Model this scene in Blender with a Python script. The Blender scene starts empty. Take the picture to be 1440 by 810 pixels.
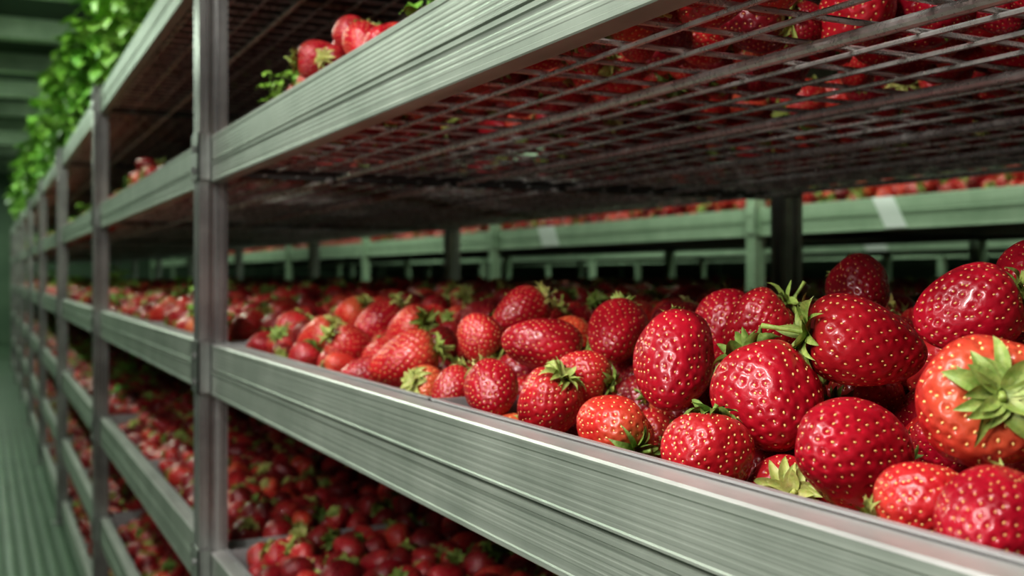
import bpy, math, random
import numpy as np
from mathutils import Vector, Matrix, Quaternion

ZC = 1.05            # eye height above floor
YAW = math.radians(26.4)
BAY = 1.65
P0 = 1.62            # y of the nearest visible post

# ------------------------------------------------------------------ materials
def new_mat(name):
    m = bpy.data.materials.new(name); m.use_nodes = True
    nt = m.node_tree
    b = nt.nodes['Principled BSDF']
    return m, nt, b

def N(nt, typ, **kw):
    n = nt.nodes.new(typ)
    for k, v in kw.items(): setattr(n, k, v)
    return n

def ramp(nt, fac, stops):
    r = N(nt, 'ShaderNodeValToRGB')
    els = r.color_ramp.elements
    while len(els) < len(stops): els.new(0.5)
    for e, (p, c) in zip(els, stops):
        e.position = p; e.color = (c[0], c[1], c[2], 1)
    nt.links.new(fac, r.inputs['Fac'])
    return r.outputs['Color']

def noise(nt, scale, vec=None, detail=4, rough=0.55):
    n = N(nt, 'ShaderNodeTexNoise')
    n.inputs['Scale'].default_value = scale
    n.inputs['Detail'].default_value = detail
    n.inputs['Roughness'].default_value = rough
    if vec is not None: nt.links.new(vec, n.inputs['Vector'])
    return n.outputs['Fac']

def mapped(nt, scale):
    tc = N(nt, 'ShaderNodeTexCoord'); mp = N(nt, 'ShaderNodeMapping')
    mp.inputs['Scale'].default_value = scale
    nt.links.new(tc.outputs['Object'], mp.inputs['Vector'])
    return mp.outputs['Vector']

def bump(nt, b, h, strength, dist):
    bp = N(nt, 'ShaderNodeBump')
    bp.inputs['Strength'].default_value = strength
    bp.inputs['Distance'].default_value = dist
    nt.links.new(h, bp.inputs['Height'])
    nt.links.new(bp.outputs['Normal'], b.inputs['Normal'])

def metal(name, c0, c1, streak, metallic=0.75, r0=0.28, r1=0.5, bs=.25):
    m, nt, b = new_mat(name)
    v = mapped(nt, streak)
    f = noise(nt, 1.0, v, 6, 0.65)
    v2 = mapped(nt, (9, 9, 9))
    f2 = noise(nt, 1.0, v2, 5, 0.6)
    mx = N(nt, 'ShaderNodeMath', operation='ADD'); nt.links.new(f, mx.inputs[0]); nt.links.new(f2, mx.inputs[1])
    hf = N(nt, 'ShaderNodeMath', operation='MULTIPLY'); nt.links.new(mx.outputs[0], hf.inputs[0]); hf.inputs[1].default_value = 0.5
    nt.links.new(ramp(nt, hf.outputs[0], [(0.36, c0), (0.64, c1)]), b.inputs['Base Color'])
    mr = N(nt, 'ShaderNodeMapRange'); nt.links.new(f, mr.inputs['Value'])
    mr.inputs['From Min'].default_value = .3; mr.inputs['From Max'].default_value = .7
    mr.inputs['To Min'].default_value = r0; mr.inputs['To Max'].default_value = r1
    nt.links.new(mr.outputs[0], b.inputs['Roughness'])
    b.inputs['Metallic'].default_value = metallic
    bump(nt, b, f, bs, 0.0006)
    return m

M_rail = metal('rail_aluminium', (.26, .30, .255), (.42, .46, .405), (60, 2.2, 420), .55, .38, .54, .13)
M_lip = metal('rail_lip_highlight', (.42, .42, .405), (.62, .61, .59), (90, 3, 90), .4, .32, .48, .15)  # highlight along the rail top painted in as a paler metal
M_post = metal('post_steel', (.20, .20, .20), (.52, .52, .51), (300, 300, 2.0), .78, .22, .42)
M_wire = metal('mesh_wire_steel', (.50, .49, .47), (.85, .83, .80), (80, 80, 80), .7, .2, .38)
M_dark = metal('galvanised_dark', (.04, .04, .038), (.09, .09, .085), (20, 20, 20), .5, .4, .6)
M_green = metal('green_lit_metal', (.34, .45, .32), (.54, .65, .50), (40, 1.2, 300), .1, .4, .6)  # green lamp light on the far racks is put into this colour

m, nt, b = new_mat('tray_plastic'); M_tray = m
f = noise(nt, 30)
nt.links.new(ramp(nt, f, [(.3, (.40, .40, .40)), (.7, (.56, .56, .56))]), b.inputs['Base Color'])
b.inputs['Roughness'].default_value = .3
b.inputs['Transmission Weight'].default_value = .35

m, nt, b = new_mat('paper_label'); M_label = m
f = noise(nt, 60)
nt.links.new(ramp(nt, f, [(.3, (.93, .93, .93)), (.7, (.99, .99, .99))]), b.inputs['Base Color'])

# berry skin
m, nt, b = new_mat('strawberry_skin'); M_skin = m
at = N(nt, 'ShaderNodeAttribute', attribute_name='t')
ai = N(nt, 'ShaderNodeAttribute', attribute_name='ripe', attribute_type='INSTANCER')
tc = N(nt, 'ShaderNodeTexCoord')
nz = noise(nt, 2.2, tc.outputs['Object'], 4)
nz2 = noise(nt, 14, tc.outputs['Object'], 2)
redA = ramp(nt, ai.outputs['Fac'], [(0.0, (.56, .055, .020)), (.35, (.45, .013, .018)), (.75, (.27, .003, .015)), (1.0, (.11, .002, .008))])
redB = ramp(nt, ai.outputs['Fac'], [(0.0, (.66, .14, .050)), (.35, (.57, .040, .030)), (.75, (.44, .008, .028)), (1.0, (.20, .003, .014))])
mix = N(nt, 'ShaderNodeMix', data_type='RGBA')
nzr = N(nt, 'ShaderNodeMapRange'); nt.links.new(nz, nzr.inputs['Value']); nzr.inputs['From Min'].default_value = .35; nzr.inputs['From Max'].default_value = .65
nt.links.new(nzr.outputs[0], mix.inputs['Factor'])
nt.links.new(redA, mix.inputs['A']); nt.links.new(redB, mix.inputs['B'])
sh = N(nt, 'ShaderNodeMapRange'); nt.links.new(at.outputs['Fac'], sh.inputs['Value'])
sh.inputs['From Min'].default_value = .10; sh.inputs['From Max'].default_value = .42
sh.inputs['To Min'].default_value = .75; sh.inputs['To Max'].default_value = 0
inv = N(nt, 'ShaderNodeMapRange'); nt.links.new(ai.outputs['Fac'], inv.inputs['Value'])
inv.inputs['From Max'].default_value = .65
inv.inputs['To Min'].default_value = 1.0; inv.inputs['To Max'].default_value = 0.06
mu = N(nt, 'ShaderNodeMath', operation='MULTIPLY'); nt.links.new(sh.outputs[0], mu.inputs[0]); nt.links.new(inv.outputs[0], mu.inputs[1])
mix2 = N(nt, 'ShaderNodeMix', data_type='RGBA')
nt.links.new(mu.outputs[0], mix2.inputs['Factor']); nt.links.new(mix.outputs['Result'], mix2.inputs['A'])
mix2.inputs['B'].default_value = (.72, .27, .10, 1)
nt.links.new(mix2.outputs['Result'], b.inputs['Base Color'])
b.inputs['Roughness'].default_value = .33
b.inputs['Specular IOR Level'].default_value = .42
b.inputs['Coat Weight'].default_value = .36
b.inputs['Coat Roughness'].default_value = .10
b.inputs['Subsurface Weight'].default_value = .08
b.inputs['Subsurface Radius'].default_value = (1.0, .15, .1)
b.inputs['Subsurface Scale'].default_value = .004
bump(nt, b, nz2, .35, .0012)

m, nt, b = new_mat('strawberry_seed'); M_seed = m
ai = N(nt, 'ShaderNodeAttribute', attribute_name='ripe', attribute_type='INSTANCER')
nt.links.new(ramp(nt, ai.outputs['Fac'], [(0, (.88, .66, .24)), (.6, (.86, .62, .24)), (1, (.45, .20, .06))]), b.inputs['Base Color'])
b.inputs['Roughness'].default_value = .3

def leafmat(name, stops, scale, trans=.25):
    m, nt, b = new_mat(name)
    oi = N(nt, 'ShaderNodeObjectInfo'); tc = N(nt, 'ShaderNodeTexCoord')
    f = noise(nt, scale, tc.outputs['Object'], 5)
    mx = N(nt, 'ShaderNodeMath', operation='MULTIPLY_ADD'); nt.links.new(f, mx.inputs[0]); mx.inputs[1].default_value = 1.3; nt.links.new(oi.outputs['Random'], mx.inputs[2])
    hf = N(nt, 'ShaderNodeMath', operation='MULTIPLY'); nt.links.new(mx.outputs[0], hf.inputs[0]); hf.inputs[1].default_value = .45
    nt.links.new(ramp(nt, hf.outputs[0], stops), b.inputs['Base Color'])
    b.inputs['Roughness'].default_value = .5
    b.inputs['Subsurface Weight'].default_value = trans
    b.inputs['Subsurface Scale'].default_value = .004
    b.inputs['Subsurface Radius'].default_value = (.6, 1, .2)
    bump(nt, b, f, .5, .0018)
    return m
M_calyx = leafmat('calyx_green', [(.2, (.10, .19, .035)), (.42, (.24, .34, .08)), (.62, (.42, .47, .14)), (.85, (.50, .40, .17))], 11)
M_leaf = leafmat('leaf_green', [(.2, (.07, .22, .025)), (.8, (.34, .56, .10))], 5)

m, nt, b = new_mat('floor_green'); M_floor = m
v = mapped(nt, (1, 1, 1))
w = N(nt, 'ShaderNodeTexWave'); w.bands_direction = 'Y'; w.inputs['Scale'].default_value = 7; w.inputs['Distortion'].default_value = .1
nt.links.new(v, w.inputs['Vector'])
w2 = N(nt, 'ShaderNodeTexWave'); w2.bands_direction = 'X'; w2.inputs['Scale'].default_value = 7
nt.links.new(v, w2.inputs['Vector'])
f = noise(nt, 3, v)
mw = N(nt, 'ShaderNodeMath', operation='MULTIPLY'); nt.links.new(w.outputs['Fac'], mw.inputs[0]); nt.links.new(w2.outputs['Fac'], mw.inputs[1])
mx = N(nt, 'ShaderNodeMath', operation='MULTIPLY'); nt.links.new(mw.outputs[0], mx.inputs[0]); nt.links.new(f, mx.inputs[1])
nt.links.new(ramp(nt, mx.outputs[0], [(0, (.055, .095, .06)), (.5, (.22, .30, .215))]), b.inputs['Base Color'])
b.inputs['Roughness'].default_value = .38
bump(nt, b, mw.outputs[0], .6, .004)

def wallmat(name, a, c):
    m, nt, b = new_mat(name)
    v = mapped(nt, (1, 1, 1)); f = noise(nt, 2.5, v, 6)
    nt.links.new(ramp(nt, f, [(.3, a), (.7, c)]), b.inputs['Base Color'])
    b.inputs['Roughness'].default_value = .7
    bump(nt, b, f, .2, .01)
    return m
M_wall = wallmat('wall_green_panel', (.08, .13, .085), (.12, .18, .12))
M_wallfar = wallmat('wall_far_haze', (.14, .21, .15), (.20, .28, .20))  # lighter tone paints distance haze into the end wall
M_ceil = wallmat('ceiling_dark_green', (.035, .062, .042), (.06, .095, .065))
m, nt, b = new_mat('lamp_diffuser'); M_lamp = m
b.inputs['Emission Color'].default_value = (.85, 1, .85, 1); b.inputs['Emission Strength'].default_value = 2.5
f = noise(nt, 10); nt.links.new(ramp(nt, f, [(0, (.8, .8, .8)), (1, (.9, .9, .9))]), b.inputs['Base Color'])

# ------------------------------------------------------------------ mesh helper
class MB:
    def __init__(s): s.v = []; s.f = []; s.m = []
    def add(s, verts, faces, mi=0):
        o = len(s.v); s.v.extend([tuple(p) for p in verts])
        s.f.extend([tuple(i + o for i in f) for f in faces]); s.m.extend([mi] * len(faces))
    def box(s, x0, x1, y0, y1, z0, z1, mi=0):
        s.add([(x0,y0,z0),(x1,y0,z0),(x1,y1,z0),(x0,y1,z0),(x0,y0,z1),(x1,y0,z1),(x1,y1,z1),(x0,y1,z1)],
              [(0,3,2,1),(4,5,6,7),(0,1,5,4),(1,2,6,5),(2,3,7,6),(3,0,4,7)], mi)
    def extrude(s, prof, axis, a, b, mi=0):
        n = len(prof)
        def P(p, t):
            return (p[0], t, p[1]) if axis == 'Y' else ((p[0], p[1], t) if axis == 'Z' else (t, p[0], p[1]))
        vs = [P(p, a) for p in prof] + [P(p, b) for p in prof]
        fs = [(i, (i+1) % n, n + (i+1) % n, n + i) for i in range(n)]
        fs += [tuple(range(n))[::-1], tuple(range(n, 2*n))]
        s.add(vs, fs, mi)
    def rod(s, p, q, r, mi=0, n=6):
        p = Vector(p); q = Vector(q); d = (q-p).normalized()
        u = d.orthogonal().normalized(); w = d.cross(u)
        vs = []
        for c in (p, q):
            for i in range(n):
                a = 2*math.pi*i/n
                vs.append(c + r*(math.cos(a)*u + math.sin(a)*w))
        s.add(vs, [(i, (i+1) % n, n+(i+1) % n, n+i) for i in range(n)] + [tuple(range(n))[::-1], tuple(range(n, 2*n))], mi)
    def tube(s, pts, rs, mi=0, n=6):
        vs = []; u = None
        for k, p in enumerate(pts):
            d = (pts[min(k+1, len(pts)-1)] - pts[max(k-1, 0)]).normalized()
            if u is None: u = d.orthogonal().normalized()
            u = (u - d*u.dot(d)).normalized(); w = d.cross(u)
            for i in range(n):
                a = 2*math.pi*i/n
                vs.append(p + rs[k]*(math.cos(a)*u + math.sin(a)*w))
        fs = [(k*n+i, k*n+(i+1) % n, (k+1)*n+(i+1) % n, (k+1)*n+i) for k in range(len(pts)-1) for i in range(n)]
        fs.append(tuple(range((len(pts)-1)*n, len(pts)*n)))
        s.add(vs, fs, mi)
    def mesh(s, name, mats, smooth=False):
        me = bpy.data.meshes.new(name); me.from_pydata(s.v, [], s.f)
        for m in mats: me.materials.append(m)
        me.polygons.foreach_set('material_index', s.m)
        me.polygons.foreach_set('use_smooth', [smooth]*len(s.f))
        me.update(); return me
    def obj(s, name, mats, parent=None, smooth=False):
        o = bpy.data.objects.new(name, s.mesh(name, mats, smooth))
        bpy.context.scene.collection.objects.link(o)
        if parent: o.parent = parent
        return o

def empty(name, loc=(0,0,0)):
    o = bpy.data.objects.new(name, None); o.location = loc
    bpy.context.scene.collection.objects.link(o); return o

# ------------------------------------------------------------------ strawberries
def berry(name, seed, L, k, flat=1.0, nseeds=250, nphi=84, nth=150, stem=.3, lift=.2):
    rng = np.random.RandomState(seed); rnd = random.Random(seed)
    a1, a2, a3, a4 = rng.rand(4)*6.28
    def surf(phi, th):
        rr = .5*np.sin(phi)**.9*(1 + k*np.cos(phi))/(1+.25*k)
        rr = rr*(1 + .05*np.sin(2*th+a1) + .030*np.sin(3*th+a2+2*phi) + .018*np.sin(5*th+a3+3*phi))
        z = .5*L*np.cos(phi) - .085*np.exp(-(phi/.42)**2) + .02*np.sin(phi)*np.sin(th+a4)
        bend = .05*np.sin(phi*.8+a3)
        return np.stack([rr*np.cos(th)*flat + bend*(1-np.cos(phi))*.5, rr*np.sin(th)/flat, z], -1)
    def normal(phi, th):
        e = 1e-3
        d1 = surf(phi+e, th)-surf(phi-e, th); d2 = surf(phi, th+e)-surf(phi, th-e)
        n = np.cross(d1, d2); ln = np.linalg.norm(n, axis=-1, keepdims=True); return n/np.maximum(ln, 1e-12), d1/np.maximum(np.linalg.norm(d1, axis=-1, keepdims=True), 1e-12)
    ph = np.linspace(.3, math.pi-.05, 400)
    p = surf(ph, ph*0); ds = np.r_[0, np.linalg.norm(np.diff(p, axis=0), axis=1)]
    cdf = np.cumsum(np.sin(ph)*(1+k*np.cos(ph))*ds); cdf /= cdf[-1]
    i = np.arange(nseeds)
    sp = np.interp((i+.5)/nseeds, cdf, ph) + rng.randn(nseeds)*.014
    st = i*2.399963 + rng.randn(nseeds)*.06
    spos = surf(sp, st); sn, sm = normal(sp, st)
    PH = np.linspace(0.0, math.pi, nphi+1)[1:-1]; TH = np.linspace(0, 2*math.pi, nth, endpoint=False)
    g, h = np.meshgrid(PH, TH, indexing='ij'); g = g.ravel(); h = h.ravel()
    V = surf(g, h); Nn, _ = normal(g, h)
    D = np.full(len(V), 9.)
    for c in range(0, len(V), 4000):
        dd = np.linalg.norm(V[c:c+4000, None]-spos[None], axis=2); D[c:c+4000] = dd.min(1)
    V = V + Nn*(-.022*np.exp(-(D/.029)**2) + .004)[:, None]
    top = surf(np.array([1e-4]), np.array([0.]))[0]; bot = surf(np.array([math.pi-1e-4]), np.array([0.]))[0]
    mb = MB()
    verts = V.tolist() + [top.tolist(), bot.tolist()]
    F = []
    n1 = nphi-1
    for a in range(n1-1):
        for c in range(nth):
            d = (c+1) % nth
            F.append((a*nth+c, (a+1)*nth+c, (a+1)*nth+d, a*nth+d))
    T = n1*nth
    for c in range(nth):
        d = (c+1) % nth
        F.append((T, c, d)); F.append((T+1, (n1-1)*nth+d, (n1-1)*nth+c))
    mb.add(verts, F, 0)
    tvals = (g/math.pi).tolist() + [0., 1.]
    tpl = []
    for a in (0.0, .9, 1.57, 2.3):
        if a == 0.0: tpl.append((0, 0, 1)); continue
        for c in range(6): tpl.append((math.sin(a)*math.cos(c*math.pi/3), math.sin(a)*math.sin(c*math.pi/3), math.cos(a)))
    tf = [(0, 1+c, 1+(c+1) % 6) for c in range(6)] + [(1+r*6+c, 7+r*6+c, 7+r*6+(c+1) % 6, 1+r*6+(c+1) % 6) for r in range(2) for c in range(6)]
    for q in range(nseeds):
        n = sn[q]; m_ = sm[q]; x = np.cross(m_, n); c0 = spos[q] - n*.0125
        s_ = .85+.3*rng.rand()
        mb.add([(c0 + x*t[0]*.0108*s_ + m_*t[1]*.0170*s_ + n*t[2]*.0125) for t in tpl], tf, 1)
    pr = np.linspace(.02, 1.5, 60); pp = surf(pr, pr*0+1.0); prr = np.hypot(pp[:, 0], pp[:, 1])
    def zs(r): return float(np.interp(r, prr, pp[:, 2]))
    z0 = zs(.02)
    ns = rnd.randint(12, 15)
    for q in range(ns+9):
        layer = q >= ns
        a = 2*math.pi*q/ns*(1.35 if layer else 1) + rnd.uniform(-.2, .2) + (.3 if layer else 0)
        l = rnd.uniform(.26, .43)*(.75 if layer else 1); wd = rnd.uniform(.045, .075)
        lf = rnd.uniform(-.04, lift) + (.10 if layer else 0); tw = rnd.uniform(-1.2, 1.2); side = rnd.uniform(-.16, .16)
        vs = []; NS = 9
        for j in range(NS+1):
            s = j/NS; r = .03 + l*s*(1-.15*max(lf, 0)*s)
            z = zs(min(r, .47)) + .022 + (.012 if layer else 0) + lf*s*s + .02*math.sin(s*3)
            w = wd*(math.sin(math.pi*min(.20+.78*s, 1))**.9)
            if s > .995: w = .001
            for c in (-1, -.5, 0, .5, 1):
                tt = c*w; zz = z + .6*abs(tt) + tw*tt*s
                rx, ry = math.cos(a), math.sin(a)
                off = tt + side*s*s
                vs.append((rx*r - ry*off, ry*r + rx*off, zz))
        mb.add(vs, [(j*5+c, j*5+c+1, (j+1)*5+c+1, (j+1)*5+c) for j in range(NS) for c in range(4)], 2)
    dx, dy = rnd.uniform(-.5, .5), rnd.uniform(-.5, .5)
    pts = [Vector((dx*stem*s*s, dy*stem*s*s, z0 + stem*s)) for s in (0, .25, .5, .75, 1)]
    mb.tube(pts, [.05, .03, .026, .026, .03], 2, 8)
    me = mb.mesh(name, [M_skin, M_seed, M_calyx], True)
    t = me.attributes.new('t', 'FLOAT', 'POINT')
    arr = np.full(len(me.vertices), .5, dtype=np.float32); arr[:len(tvals)] = tvals
    t.data.foreach_set('value', arr)
    return bpy.data.objects.new(name, me)

berry_col = bpy.data.collections.new('strawberry_sources')
specs = [(1, 1.12, .20, 1.0, .25, .12), (2, 1.28, .24, 1.03, .35, .22), (3, 1.02, .12, 1.06, .2, .10),
         (4, 1.16, .30, .98, .45, .18), (5, 1.06, .22, 1.0, .10, .05), (6, 1.35, .16, 1.02, .25, .20)]
for i, (sd, L, k, fl, stm, lf) in enumerate(specs):
    berry_col.objects.link(berry('strawberry' if i == 0 else 'strawberry.%03d' % i, sd, L, k, fl, 240 + 12*(i % 3), stem=stm, lift=lf))

# ------------------------------------------------------------------ plants
def leaflet(mb, base, d, up, size, rnd, mi=0):
    side = d.cross(up).normalized(); up = side.cross(d).normalized()
    NS = 12; droop = rnd.uniform(.1, .5); fold = rnd.uniform(.15, .4)
    vs = []
    for j in range(NS+1):
        s = j/NS
        w = .46*math.sin(math.pi*(.04+.93*s**.85))**.75
        if 0 < j < NS: w *= (1.06 if j % 2 else .92)
        for c in (-1, -.5, 0, .5, 1):
            rip = .03*math.sin(j*2.1+c*3)
            vs.append(base + size*(d*s + side*(c*w) + up*(fold*abs(c*w) - droop*s*s + rip)))
    mb.add(vs, [(j*5+c, j*5+c+1, (j+1)*5+c+1, (j+1)*5+c) for j in range(NS) for c in range(4)], mi)

def plant(name, seed, n=18, hmin=.12, hmax=.36):
    rnd = random.Random(seed); mb = MB()
    for q in range(n):
        a = q*2.4 + rnd.uniform(-.4, .4); h = rnd.uniform(hmin, hmax); out = rnd.uniform(.03, .11)
        dr = Vector((math.cos(a), math.sin(a), 0))
        pts = [dr*(out*s**1.4) + Vector((0, 0, h*math.sin(s*1.5))) for s in (0, .25, .5, .75, 1)]
        mb.tube(pts, [.003, .0025, .002, .002, .0018], 0, 5)
        e = pts[-1]; d = (dr + Vector((0, 0, rnd.uniform(-.7, .3)))).normalized()
        up = Vector((0, 0, 1)); sz = rnd.uniform(.045, .07)
        leaflet(mb, e, d, up, sz, rnd)
        for sg in (-1, 1):
            R = Matrix.Rotation(sg*1.35, 3, 'Z'); leaflet(mb, e, (R @ d).normalized(), up, sz*.9, rnd)
    return bpy.data.objects.new(name, mb.mesh(name, [M_leaf], True))
plant_col = bpy.data.collections.new('plant_sources')
for i in range(4): plant_col.objects.link(plant('strawberry_plant' if i == 0 else 'strawberry_plant.%03d' % i, 20+i))

# ------------------------------------------------------------------ scatter via geometry nodes
def make_group(name, col):
    ng = bpy.data.node_groups.new(name, 'GeometryNodeTree')
    ng.interface.new_socket('Geometry', in_out='INPUT', socket_type='NodeSocketGeometry')
    ng.interface.new_socket('Geometry', in_out='OUTPUT', socket_type='NodeSocketGeometry')
    gi = ng.nodes.new('NodeGroupInput'); go = ng.nodes.new('NodeGroupOutput')
    ci = ng.nodes.new('GeometryNodeCollectionInfo'); ci.inputs['Collection'].default_value = col
    ci.inputs['Separate Children'].default_value = True; ci.inputs['Reset Children'].default_value = True
    ip = ng.nodes.new('GeometryNodeInstanceOnPoints'); ip.inputs['Pick Instance'].default_value = True
    def na(nm, typ):
        n = ng.nodes.new('GeometryNodeInputNamedAttribute'); n.data_type = typ; n.inputs['Name'].default_value = nm
        return [o for o in n.outputs if o.enabled and o.name == 'Attribute'][0]
    L = ng.links.new
    L(gi.outputs[0], ip.inputs['Points']); L(ci.outputs[0], ip.inputs['Instance'])
    L(na('idx', 'INT'), ip.inputs['Instance Index'])
    L(na('rot', 'FLOAT_VECTOR'), ip.inputs['Rotation']); L(na('scl', 'FLOAT_VECTOR'), ip.inputs['Scale'])
    L(ip.outputs[0], go.inputs[0])
    return ng
G_berry = make_group('scatter_strawberries', berry_col)
G_plant = make_group('scatter_plants', plant_col)

def scatter(name, ng, P, R, S, I, ripe, parent=None):
    n = len(P); me = bpy.data.meshes.new(name); me.vertices.add(n)
    me.vertices.foreach_set('co', np.asarray(P, np.float32).ravel())
    for nm, typ, arr, key in (('rot', 'FLOAT_VECTOR', R, 'vector'), ('scl', 'FLOAT_VECTOR', S, 'vector'), ('idx', 'INT', I, 'value'), ('ripe', 'FLOAT', ripe, 'value')):
        a = me.attributes.new(nm, typ, 'POINT')
        a.data.foreach_set(key, np.asarray(arr, np.int32 if typ == 'INT' else np.float32).ravel())
    o = bpy.data.objects.new(name, me); bpy.context.scene.collection.objects.link(o)
    md = o.modifiers.new('scatter', 'NODES'); md.node_group = ng
    if parent: o.parent = parent
    return o

def rand_rots(n, seed):
    rnd = random.Random(seed); out = []
    for _ in range(n):
        z = rnd.uniform(-.6, .85); a = rnd.uniform(0, 6.283); s = math.sqrt(1-z*z)
        q = Vector((s*math.cos(a), s*math.sin(a), z)).to_track_quat('Z', 'Y') @ Quaternion((0, 0, 1), rnd.uniform(0, 6.283))
        out.append(tuple(q.to_euler('XYZ')))
    return np.array(out)

def pack(x0, x1, y0, y1, base, Hc, fixed, seed, rmin=.0165, rmax=.0285, k=3, maxfail=500, fac=.86):
    rnd = random.Random(seed); cs = .06; grid = {}
    def put(b):
        grid.setdefault((int(b[0]//cs), int(b[1]//cs)), []).append(b)
    for b in fixed: put(b)
    out = []; fail = 0
    while fail < maxfail:
        r = rnd.uniform(rmin, rmax); best = None
        for _ in range(k):
            x = rnd.uniform(x0+r, x1-r); y = rnd.uniform(y0+r, y1-r)
            top = Hc(x, y); zb = base(x, y) + r
            ci, cj = int(x//cs), int(y//cs); iv = []
            for i in (ci-1, ci, ci+1):
                for j in (cj-1, cj, cj+1):
                    for b in grid.get((i, j), ()):
                        d2 = (b[0]-x)**2 + (b[1]-y)**2; s = fac*(r+b[3])
                        if d2 < s*s:
                            e = math.sqrt(s*s-d2); iv.append((b[2]-e, b[2]+e))
            iv.sort(); z = zb
            for lo, hi in iv:
                if lo < z < hi: z = hi
            if z <= top and (best is None or z-top < best[4]): best = (x, y, z, r, z-top)
        if best is None: fail += 1
        else:
            fail = 0; b = best[:4]; put(b); out.append(b)
    return np.array(out)

# hand placed berries of the nearest bay (rack coordinates, z relative to eye level)
# x, y, z, width, length ratio, calyx (right, up, away), variant, ripe
H = [
 (.102, .334, -.0573, .062, .98, (-.16, .26, -.95), 4, .34),
 (.075, .389, -.0865, .054, 1.12, (.70, -.30, .60), 0, .72),
 (.100, .4785, -.0695, .060, 1.0, (-.15, .55, .75), 0, .70),
 (.150, .4554, -.0373, .056, 1.08, (-.95, .15, .05), 3, .68),
 (.165, .397, -.0185, .050, 1.05, (.85, .25, -.15), 4, .76),
 (.100, .5688, -.0559, .057, 1.05, (.15, .45, .85), 1, .72),
 (.052, .4708, -.0971, .048, .95, (.15, .80, .35), 2, .60),
 (.060, .5822, -.0986, .047, 1.10, (.50, -.35, -.75), 0, .32),
 (.060, .6685, -.0921, .047, 1.10, (.40, .75, -.30), 4, .62),
 (.060, .7632, -.0911, .044, 1.10, (-.15, .45, .80), 0, .68),
 (.120, .786, -.0576, .046, 1.15, (.90, -.20, -.10), 5, .68),
 (.110, .892, -.0569, .046, 1.0, (.50, -.55, -.10), 2, .55),
 (.080, 1.010, -.0837, .052, 1.12, (.90, .30, -.05), 1, .48),
 (.060, .8419, -.0987, .038, 1.1, (.40, .60, .55), 0, .6),
 (.055, .325, -.0989, .041, .98, (-.80, -.35, .45), 2, .50),
 (.050, .2856, -.0965, .044, 1.0, (.60, .30, .70), 0, .80),
 (.095, .6783, -.0741, .040, 1.05, (.85, -.30, -.30), 4, .55),
 (.170, .5732, -.0347, .046, 1.0, (.75, .60, -.10), 3, .68),
 (.280, .5904, -.010, .048, 1.0, (.0, .4, .9), 0, .9),
 (.100, 1.510, -.0786, .054, 1.0, (.1, .6, .6), 2, .62),
 (.200, .6468, -.0358, .050, 1.0, (.3, .3, .8), 2, .75),
 (.225, .4000, -.002, .046, 1.0, (.5, .3, .8), 0, .78),
 (.170, .9311, -.0382, .050, 1.0, (.6, .4, .2), 1, .68),
 (.055, .8866, -.1028, .042, 1.0, (-.45, .35, -.60), 4, .22),
 (.120, 1.10, -.060, .050, 1.1, (.6, .3, -.6), 3, .55),
 (.075, 1.16, -.085, .048, 1.1, (-.5, .4, -.3), 1, .6),
 (.080, 1.32, -.080, .048, 1.1, (.7, .5, -.4), 5, .45),
 (.150, .72, -.045, .046, 1.1, (.2, .5, .8), 5, .7),
]
cy, sy = math.cos(YAW), math.sin(YAW)
hp, hr, hs, hi, hri, fixed = [], [], [], [], [], []
for j, (x, y, z, w, lr, d, var, ripe) in enumerate(H):
    v = Vector((d[0]*cy + d[2]*sy, -d[0]*sy + d[2]*cy, d[1])).normalized()
    q = v.to_track_quat('Z', 'Y') @ Quaternion((0, 0, 1), j*1.7)
    hp.append((x, y, z+ZC)); hr.append(tuple(q.to_euler('XYZ'))); hs.append((w, w, w*lr)); hi.append(var); hri.append(ripe)
    fixed.append((x, y, z+ZC, w*.5))

def interp(x, xs, ys):
    return float(np.interp(x, xs, ys))
def Hnear(x, y):
    a = interp(x, [.03, .075, .12, .16, .25, .45, 1.0], [-.145, -.138, -.098, -.074, -.044, -.042, -.050])
    f = interp(x, [.03, .07, .12, .25, .45, 1.0], [-.106, -.092, -.066, -.048, -.042, -.048])
    n = .012*math.sin(y*17+x*6)*math.sin(x*21+2)
    return ZC + (f+n if y >= 1.05 else a)
def Hstd(x, y):
    return ZC + interp(x, [.03, .07, .12, .25, .45, 1.0], [-.102, -.084, -.064, -.050, -.042, -.044]) + .010*math.sin(y*11)*math.sin(x*13+1)
def baseOf(Hf):
    return lambda x, y: max(ZC-.168, Hf(x, y)-.075)

near = pack(.034, 1.04, .02, 1.59, baseOf(Hnear), Hnear, fixed, 5)
std = pack(.034, 1.04, .02, 1.59, baseOf(Hstd), Hstd, [], 6)
def Hthin(x, y):
    if x > .16 and math.sin(x*15+1.3)*math.sin(y*9+.4)+.35*math.sin(y*23+x*31) > .26: return ZC-.2
    return ZC - .118 + .010*math.sin(y*9)*math.sin(x*8)
thin = pack(.034, 1.04, .02, 1.59, lambda x, y: ZC-.152, Hthin, [], 7)
def Hup(x, y): return Hthin(x, y) + .080*math.exp(-((y-1.17)/.13)**2)*math.exp(-((x-.10)/.12)**2)
upper = pack(.034, 1.04, .02, 1.59, lambda x, y: ZC-.152, Hup, [], 8)

def accumulate(items, seed, ripe_mu=.70):
    P = []
    for arr, dx, dy, dz, xmax, flip in items:
        a = arr[arr[:, 0] < xmax].copy()
        if flip: a[:, 1] = 1.61 - a[:, 1]
        a[:, 0] += dx; a[:, 1] += dy; a[:, 2] += dz
        P.append(a)
    A = np.concatenate(P); n = len(A); rng = np.random.RandomState(seed)
    R = rand_rots(n, seed)
    S = np.repeat((A[:, 3]*2)[:, None], 3, 1)*(1 + .06*rng.randn(n, 1))
    S = S*np.stack([np.ones(n), np.ones(n), rng.uniform(.90, 1.14, n)], 1)
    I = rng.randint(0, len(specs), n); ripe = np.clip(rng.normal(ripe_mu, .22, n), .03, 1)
    return A[:, :3], R, S, I, ripe

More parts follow.
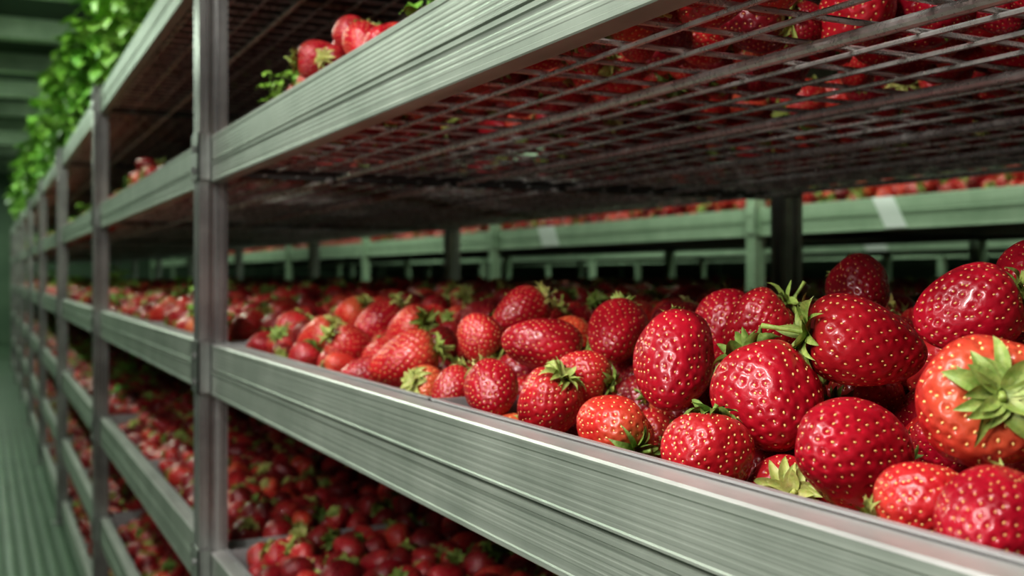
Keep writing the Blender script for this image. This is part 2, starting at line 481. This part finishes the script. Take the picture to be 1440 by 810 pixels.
def bay_y(i): return P0 - BAY + BAY*i      # start y of bay i (bay 0 = nearest)
DZ = {'upper': .205+.10+.018, 'low1': -.328, 'low2': -.612, 'low3': -.868}

P, R, S, I, rp = accumulate([(near, 0, bay_y(0)+.03, 0, 9, False)], 11)
scatter('strawberry_pile', G_berry, np.r_[P, hp], np.r_[R, hr], np.r_[S, hs], np.r_[I, hi], np.r_[rp, hri])
items = []
for b in range(-1, 8):
    if b == 0: continue
    items.append((std, 0, bay_y(b)+.03, 0, 9 if b < 3 else .5, b % 2 == 0))
P, R, S, I, rp = accumulate(items, 12, .66); scatter('strawberry_pile', G_berry, P, R, S, I, rp)
items = [((upper if b in (0, 1) else (std if b > 0 else thin)), 0, bay_y(b)+.03, DZ['upper'] - (.012 if b > 1 else 0), 9 if b < 2 else .4, b % 2 == 1 and b > 1) for b in range(-1, 8)]
P, R, S, I, rp = accumulate(items, 13); scatter('strawberry_pile', G_berry, P, R, S, I, rp)
for lv, xm in (('low1', .9), ('low2', .5), ('low3', .3)):
    items = [(std, 0, bay_y(b)+.03, DZ[lv], xm if b < 3 else .35, b % 2 == 0) for b in range(0, 8)]
    P, R, S, I, rp = accumulate(items, 14+len(lv)+int(lv[-1]), .82); scatter('strawberry_pile', G_berry, P, R, S, I, rp)  # higher ripe mean paints the lower shelves' shade into the fruit

# ------------------------------------------------------------------ racks
def rail_profile(h, split, front=0.0, depth=.020):
    """closed section (x,z) z from 0 down to -h; fluted front face and a mid groove"""
    p = [(depth, 0.0), (.0015, 0.0), (0.0, -.0015), (0.0, -.006), (.0008, -.007)]
    def flutes(z, end):
        q = []
        while z > end:
            q += [(.0008, z), (.00062, z-.0008), (.00062, z-.0028), (.0008, z-.0036)]
            z -= .0046
        return q
    p += flutes(-.0095, -(split-.006))
    p += [(.0008, -(split-.003)), (0, -(split-.002)), (0, -(split-.0005)), (.006, -split), (.006, -(split+.002)), (-.001, -(split+.0025)), (-.001, -(split+.006)), (.0005, -(split+.007))]
    p += flutes(-(split+.010), -(h-.011))
    p += [(.0008, -(h-.005)), (0, -(h-.004)), (0, -h+.001), (.001, -h), (depth, -h)]
    return p

def post_profile(cx, cyy, w=.042, g=.004):
    h = w/2; q = .006
    pts = [(-h, -h), (-q, -h), (-q, -h+g), (q, -h+g), (q, -h), (h, -h), (h, -q), (h-g, -q), (h-g, q), (h, q), (h, h), (-h, h), (-h, q), (-h+g, q), (-h+g, -q), (-h, -q)]
    return [(cx+a, cyy+b_) for a, b_ in pts]

def rack(X, posts, levels, depth=1.1, main=False, mat=M_rail, ztop=.545):
    root = empty('storage_rack', (X, 0, 0))
    rails = MB(); ps = MB(); dk = MB(); tr = MB(); br = MB(); beams = MB()
    for y in posts:
        ps.extrude(post_profile(.004, y), 'Z', 0, ZC+ztop)
        ps.extrude(post_profile(depth, y), 'Z', 0, ZC+ztop)
        for x in (.004, depth):
            ps.box(x-.04, x+.04, y-.04, y+.04, 0, .006)
    for (zt, h, split) in levels:
        for a, b_ in zip(posts[:-1], posts[1:]):
            y0, y1 = a+.0215, b_-.0215
            pr = [(x, ZC+zt+z) for x, z in rail_profile(h, split)]
            rails.extrude(pr, 'Y', y0, y1, 0)
            if main: rails.m[-(len(pr)+2)] = 1; rails.m[-(len(pr)+1)] = 1
            hb = .036 if main else h
            beams.box(depth-.006, depth+.014, y0, y1, ZC+zt-hb, ZC+zt)
            for yy in (y0+.02, y1-.02):
                beams.box(.022, depth-.007, yy-.012, yy+.012, ZC+zt-h+.014 if main else ZC+zt-h+.001, ZC+zt-h+.026 if main else ZC+zt-h+.013)
            if main:
                zd = ZC+zt-h+.018
                nx = 20
                for k in range(nx+1):
                    x = .04 + k*(depth-.08)/nx
                    if k % 4 == 3: dk.rod((x, y0, zd-.004), (x, y1, zd-.004), .0045, 0, 12)
                    else: dk.rod((x, y0, zd), (x, y1, zd), .0020, 0, 6)
                ny = 26
                for k in range(ny+1):
                    yy = y0+.04 + k*(y1-y0-.08)/ny
                    dk.rod((.019, yy, zd+.0035), (depth-.006, yy, zd+.0035), .0021, 0, 6)
                if zt > .5:
                    tr.box(.03, depth-.02, y0+.004, y1-.004, zd+.007, zd+.010, 1)  # solid plate under the plants, added to block ceiling light
                    tr.box(.03, .034, y0+.004, y1-.004, zd+.010, zd+.05, 1)
            else:
                dk.box(.022, depth-.007, y0, y1, ZC+zt-h+.014, ZC+zt-h+.018)
            if main and zt < .1:
                for k in range(2):
                    t0 = y0+.004 + k*(y1-y0)/2; t1 = t0 + (y1-y0)/2 - .008
                    zt2 = ZC+zt+.001
                    zb = ZC+zt-h+.0285
                    for (xa, xb, ya, yb) in ((.0215, .0235, t0, t1), (depth-.06, depth-.058, t0, t1), (.0240, depth-.0605, t0, t0+.002), (.0240, depth-.0605, t1-.002, t1)):
                        tr.box(xa, xb, ya, yb, zb, zt2)
                    tr.box(.0205, .0245, t0-.001, t1+.001, zt2, zt2+.0015)
                    tr.box(.0246, depth-.0606, t0-.002, t0+.004, zt2-.012, zt2-.010)
                    tr.box(.0215, depth-.058, t0, t1, zb-.002, zb)
        for y in posts:
            zt_ = ZC+zt
            br.box(-.0195, -.0171, y-.028, y+.028, zt_-h+.004, zt_+.004)
            br.box(-.0195, -.0015, y-.028, y-.0245, zt_-h+.004, zt_+.004)
            br.box(-.0195, -.0015, y+.0245, y+.028, zt_-h+.004, zt_+.004)
            for zz in (zt_-.018, zt_-h+.018):
                br.rod((-.0235, y, zz), (-.0190, y, zz), .0055, 0, 6)
    rails.obj('rails', [mat, M_lip], root); ps.obj('posts', [M_post if main else mat], root)
    dk.obj('wire_decks' if main else 'shelf_decks', [M_wire if main else M_dark], root)
    beams.obj('cross_members', [M_dark], root); br.obj('clip_brackets', [M_post if main else mat], root)
    if main: tr.obj('plastic_trays', [M_tray, M_dark], root)
    return root

L_own = [(.53, .068, .034), (.205, .068, .036), (-.10, .075, .037), (-.405, .075, .037), (-.69, .075, .037), (-.955, .07, .035)]
posts_own = [P0 + BAY*k for k in range(-2, 8)]
rack(0, posts_own, L_own, main=True)
L_bg = [(.88, .085, .04), (.55, .085, .04), (.212, .088, .042), (-.10, .085, .04), (-.405, .085, .04), (-.69, .08, .04)]  # top level added to block the ceiling lamps behind
bgX = [1.87, 3.74, 5.61]
for j, X in enumerate(bgX):
    posts = [2.66 + 1.9*k + .35*j for k in range(-2, 8)]
    r = rack(X, posts, L_bg, depth=1.0, mat=M_green, ztop=.90)
    lab = MB()
    for (yy, zt) in ((2.09, .212), (3.97, .212), (6.9, -.1)):
        z1 = ZC+zt+.001; wd = .075 if yy < 3 else .15
        lab.add([(-.003, yy, z1), (-.003, yy+wd, z1), (-.003, yy+wd-.05, z1-.085), (-.003, yy-.05, z1-.085),
                 (-.0015, yy, z1), (-.0015, yy+wd, z1), (-.0015, yy+wd-.05, z1-.085), (-.0015, yy-.05, z1-.085)],
                [(0,1,2,3), (7,6,5,4), (0,4,5,1), (1,5,6,2), (2,6,7,3), (3,7,4,0)])
    lab.obj('price_labels', [M_label], r)
    its = []
    for k in range(1, 9):
        y0 = posts[0] + 1.62*k - .6
        for dz in (.332, 0.01, -.305):
            its.append((std, X, y0, dz, .30 if j else .45, k % 2 == 0))
    P, R, S, I, rp = accumulate(its, 40+j, .62); scatter('strawberry_pile', G_berry, P, R, S, I, rp)

# ------------------------------------------------------------------ plants on the top shelf and among the fruit
rnd = random.Random(3); P = []; R = []; S = []; I = []
def pl(x, y, z, s, tilt=.0):
    P.append((x, y, z)); R.append((rnd.uniform(-.15, .15), -tilt+rnd.uniform(-.1, .1), rnd.uniform(0, 6.28))); S.append((s, s, s)); I.append(rnd.randint(0, 3))
y = 2.2
while y < 13:
    g = min(1, .6 + (y-2.2)*.3)
    pl(rnd.uniform(.08, .12), y, ZC+.482, rnd.uniform(.8, 1.0)*g, .14)
    pl(rnd.uniform(.18, .30), y+.06, ZC+.482, rnd.uniform(1.3, 1.7)*g, .04)
    if y > 2.8: pl(rnd.uniform(.12, .16), y+.1, ZC+.55, rnd.uniform(1.2, 1.5)*g, .10)
    y += .16
for lv, z in (('u', .20), ('m', -.10), ('l', -.40)):
    y = 3.6 if lv != 'm' else 3.2
    while y < 13:
        pl(rnd.uniform(.08, .25), y, ZC+z-.03, rnd.uniform(.25, .5)); y += rnd.uniform(.25, .6)
pl(.05, 1.37, ZC+.195, .20, .2); pl(.06, 1.31, ZC+.215, .18, .2); pl(.08, .90, ZC+.21, .28, .1); pl(.07, 3.12, ZC+.19, .25, .1)
pl(.09, 2.2, ZC-.10, .22, .1); pl(.10, 2.6, ZC-.10, .2, .1)
scatter('strawberry_plants', G_plant, P, R, S, I, [0.5]*len(P))

# ------------------------------------------------------------------ room shell
def slab(name, x0, x1, y0, y1, z0, z1, mat):
    mb = MB(); mb.box(x0, x1, y0, y1, z0, z1); return mb.obj(name, [mat])
XL, XR, YB, YF, HZ = -1.5, 8.5, -2.6, 18.6, 2.75
slab('floor', XL, XR, YB, YF, -.1, 0, M_floor)
slab('ceiling', XL, XR, YB, YF, HZ, HZ+.1, M_ceil)
slab('wall_left', XL-.1, XL, YB, YF, 0, HZ, M_wall)
slab('wall_right', XR, XR+.1, YB, YF, 0, HZ, M_wall)
slab('wall_back', XL, XR, YF, YF+.1, 0, HZ, M_wallfar)
slab('wall_front', XL, XR, YB-.1, YB, 0, HZ, M_wall)
mb = MB()
for k in range(14):
    y = 1.5 + k*1.25
    mb.box(XL, XR, y-.03, y+.03, HZ-.13, HZ)
    mb.box(XL, XR, y-.06, y+.06, HZ-.142, HZ-.13)
mb.obj('ceiling_joists', [M_green])
mb = MB()
mb.rod((-1.28, YB, HZ-.2), (-1.28, YF, HZ-.2), .03, 0, 12)
mb.obj('ceiling_pipe', [M_green], smooth=True)

def lamp(loc, length, energy, color, width=.12, target=None, vertical=False):
    root = empty('led_batten_light', loc)
    mb = MB()
    l = length/2
    if vertical:
        mb.box(-.05, -.02, -.05, .05, -l, l, 0); mb.box(-.02, .0, -.035, .035, -l+.02, l-.02, 1)
    else:
        mb.box(-.05, .05, -l, l, .02, .05, 0); mb.box(-.035, .035, -l+.02, l-.02, 0, .02, 1)
    mb.obj('housing', [M_green, M_lamp], root)
    ld = bpy.data.lights.new('tube', 'AREA'); ld.shape = 'RECTANGLE'
    ld.energy = energy; ld.color = color
    lo = bpy.data.objects.new('tube', ld); bpy.context.scene.collection.objects.link(lo)
    lo.parent = root
    if vertical:
        ld.size = length; ld.size_y = width
        lo.location = (.02, 0, 0)
        lo.rotation_euler = Matrix(((0, 0, -1), (0, 1, 0), (1, 0, 0))).to_euler()
    else:
        ld.size = width; ld.size_y = length; lo.location = (0, 0, -.01)
        if target is not None:
            d = Vector(target) - Vector(loc)
            lo.rotation_euler = (0, -math.atan2(d.x, -d.z), 0)
            lo.location = (0, 0, -.07)
    return root
W = (1.0, .965, .925); G = (.82, 1.0, .79)
# picking aisle lamps, the lowest an added fill
lamp((XL+.06, -.25, 2.12), .8, 33, W, .10, vertical=True)
lamp((XL+.06, .75, 2.12), .8, 12, W, .10, vertical=True)
lamp((XL+.06, .35, .76), .30, 6.4, W, .10, vertical=True)  # unseen low lamp added to light the upper deck from below
lamp((-.80, .3, HZ-.25), 1.4, 21, W, .08, target=(.1, .3, 1.0))
for y in (3.6, 6.6, 9.8, 13.2): lamp((-.80, y, HZ-.25), 1.4, 25, G, .12, target=(0, y, 1.2))
lamp((-.80, 16.8, HZ-.25), 1.4, 25, G, .12)
# cross aisles
for x in (1.30, 3.17, 5.04):
    for y in (2.4, 5.8, 9.6): lamp((x, y, HZ-.25), 2.0, 24, G, .12, target=(x+1.6, y, HZ-1.45))

w = bpy.data.worlds.new('World'); bpy.context.scene.world = w; w.use_nodes = True
w.node_tree.nodes['Background'].inputs[0].default_value = (.5, .7, .55, 1)
w.node_tree.nodes['Background'].inputs[1].default_value = .02
vs = bpy.context.scene.view_settings
vs.view_transform = 'Standard'
try: vs.look = 'Medium High Contrast'
except Exception as e: print('look', e)

# ------------------------------------------------------------------ camera
cd = bpy.data.cameras.new('camera'); cam = bpy.data.objects.new('camera', cd)
bpy.context.scene.collection.objects.link(cam)
cam.location = (-.3, 0, ZC); cam.rotation_euler = (math.pi/2, 0, -YAW)
cd.sensor_width = 36; cd.lens = 37.5; cd.shift_y = -17/1440
cd.clip_start = .02; cd.clip_end = 100
cd.dof.use_dof = True; cd.dof.focus_distance = .60; cd.dof.aperture_fstop = 8.5
bpy.context.scene.camera = cam
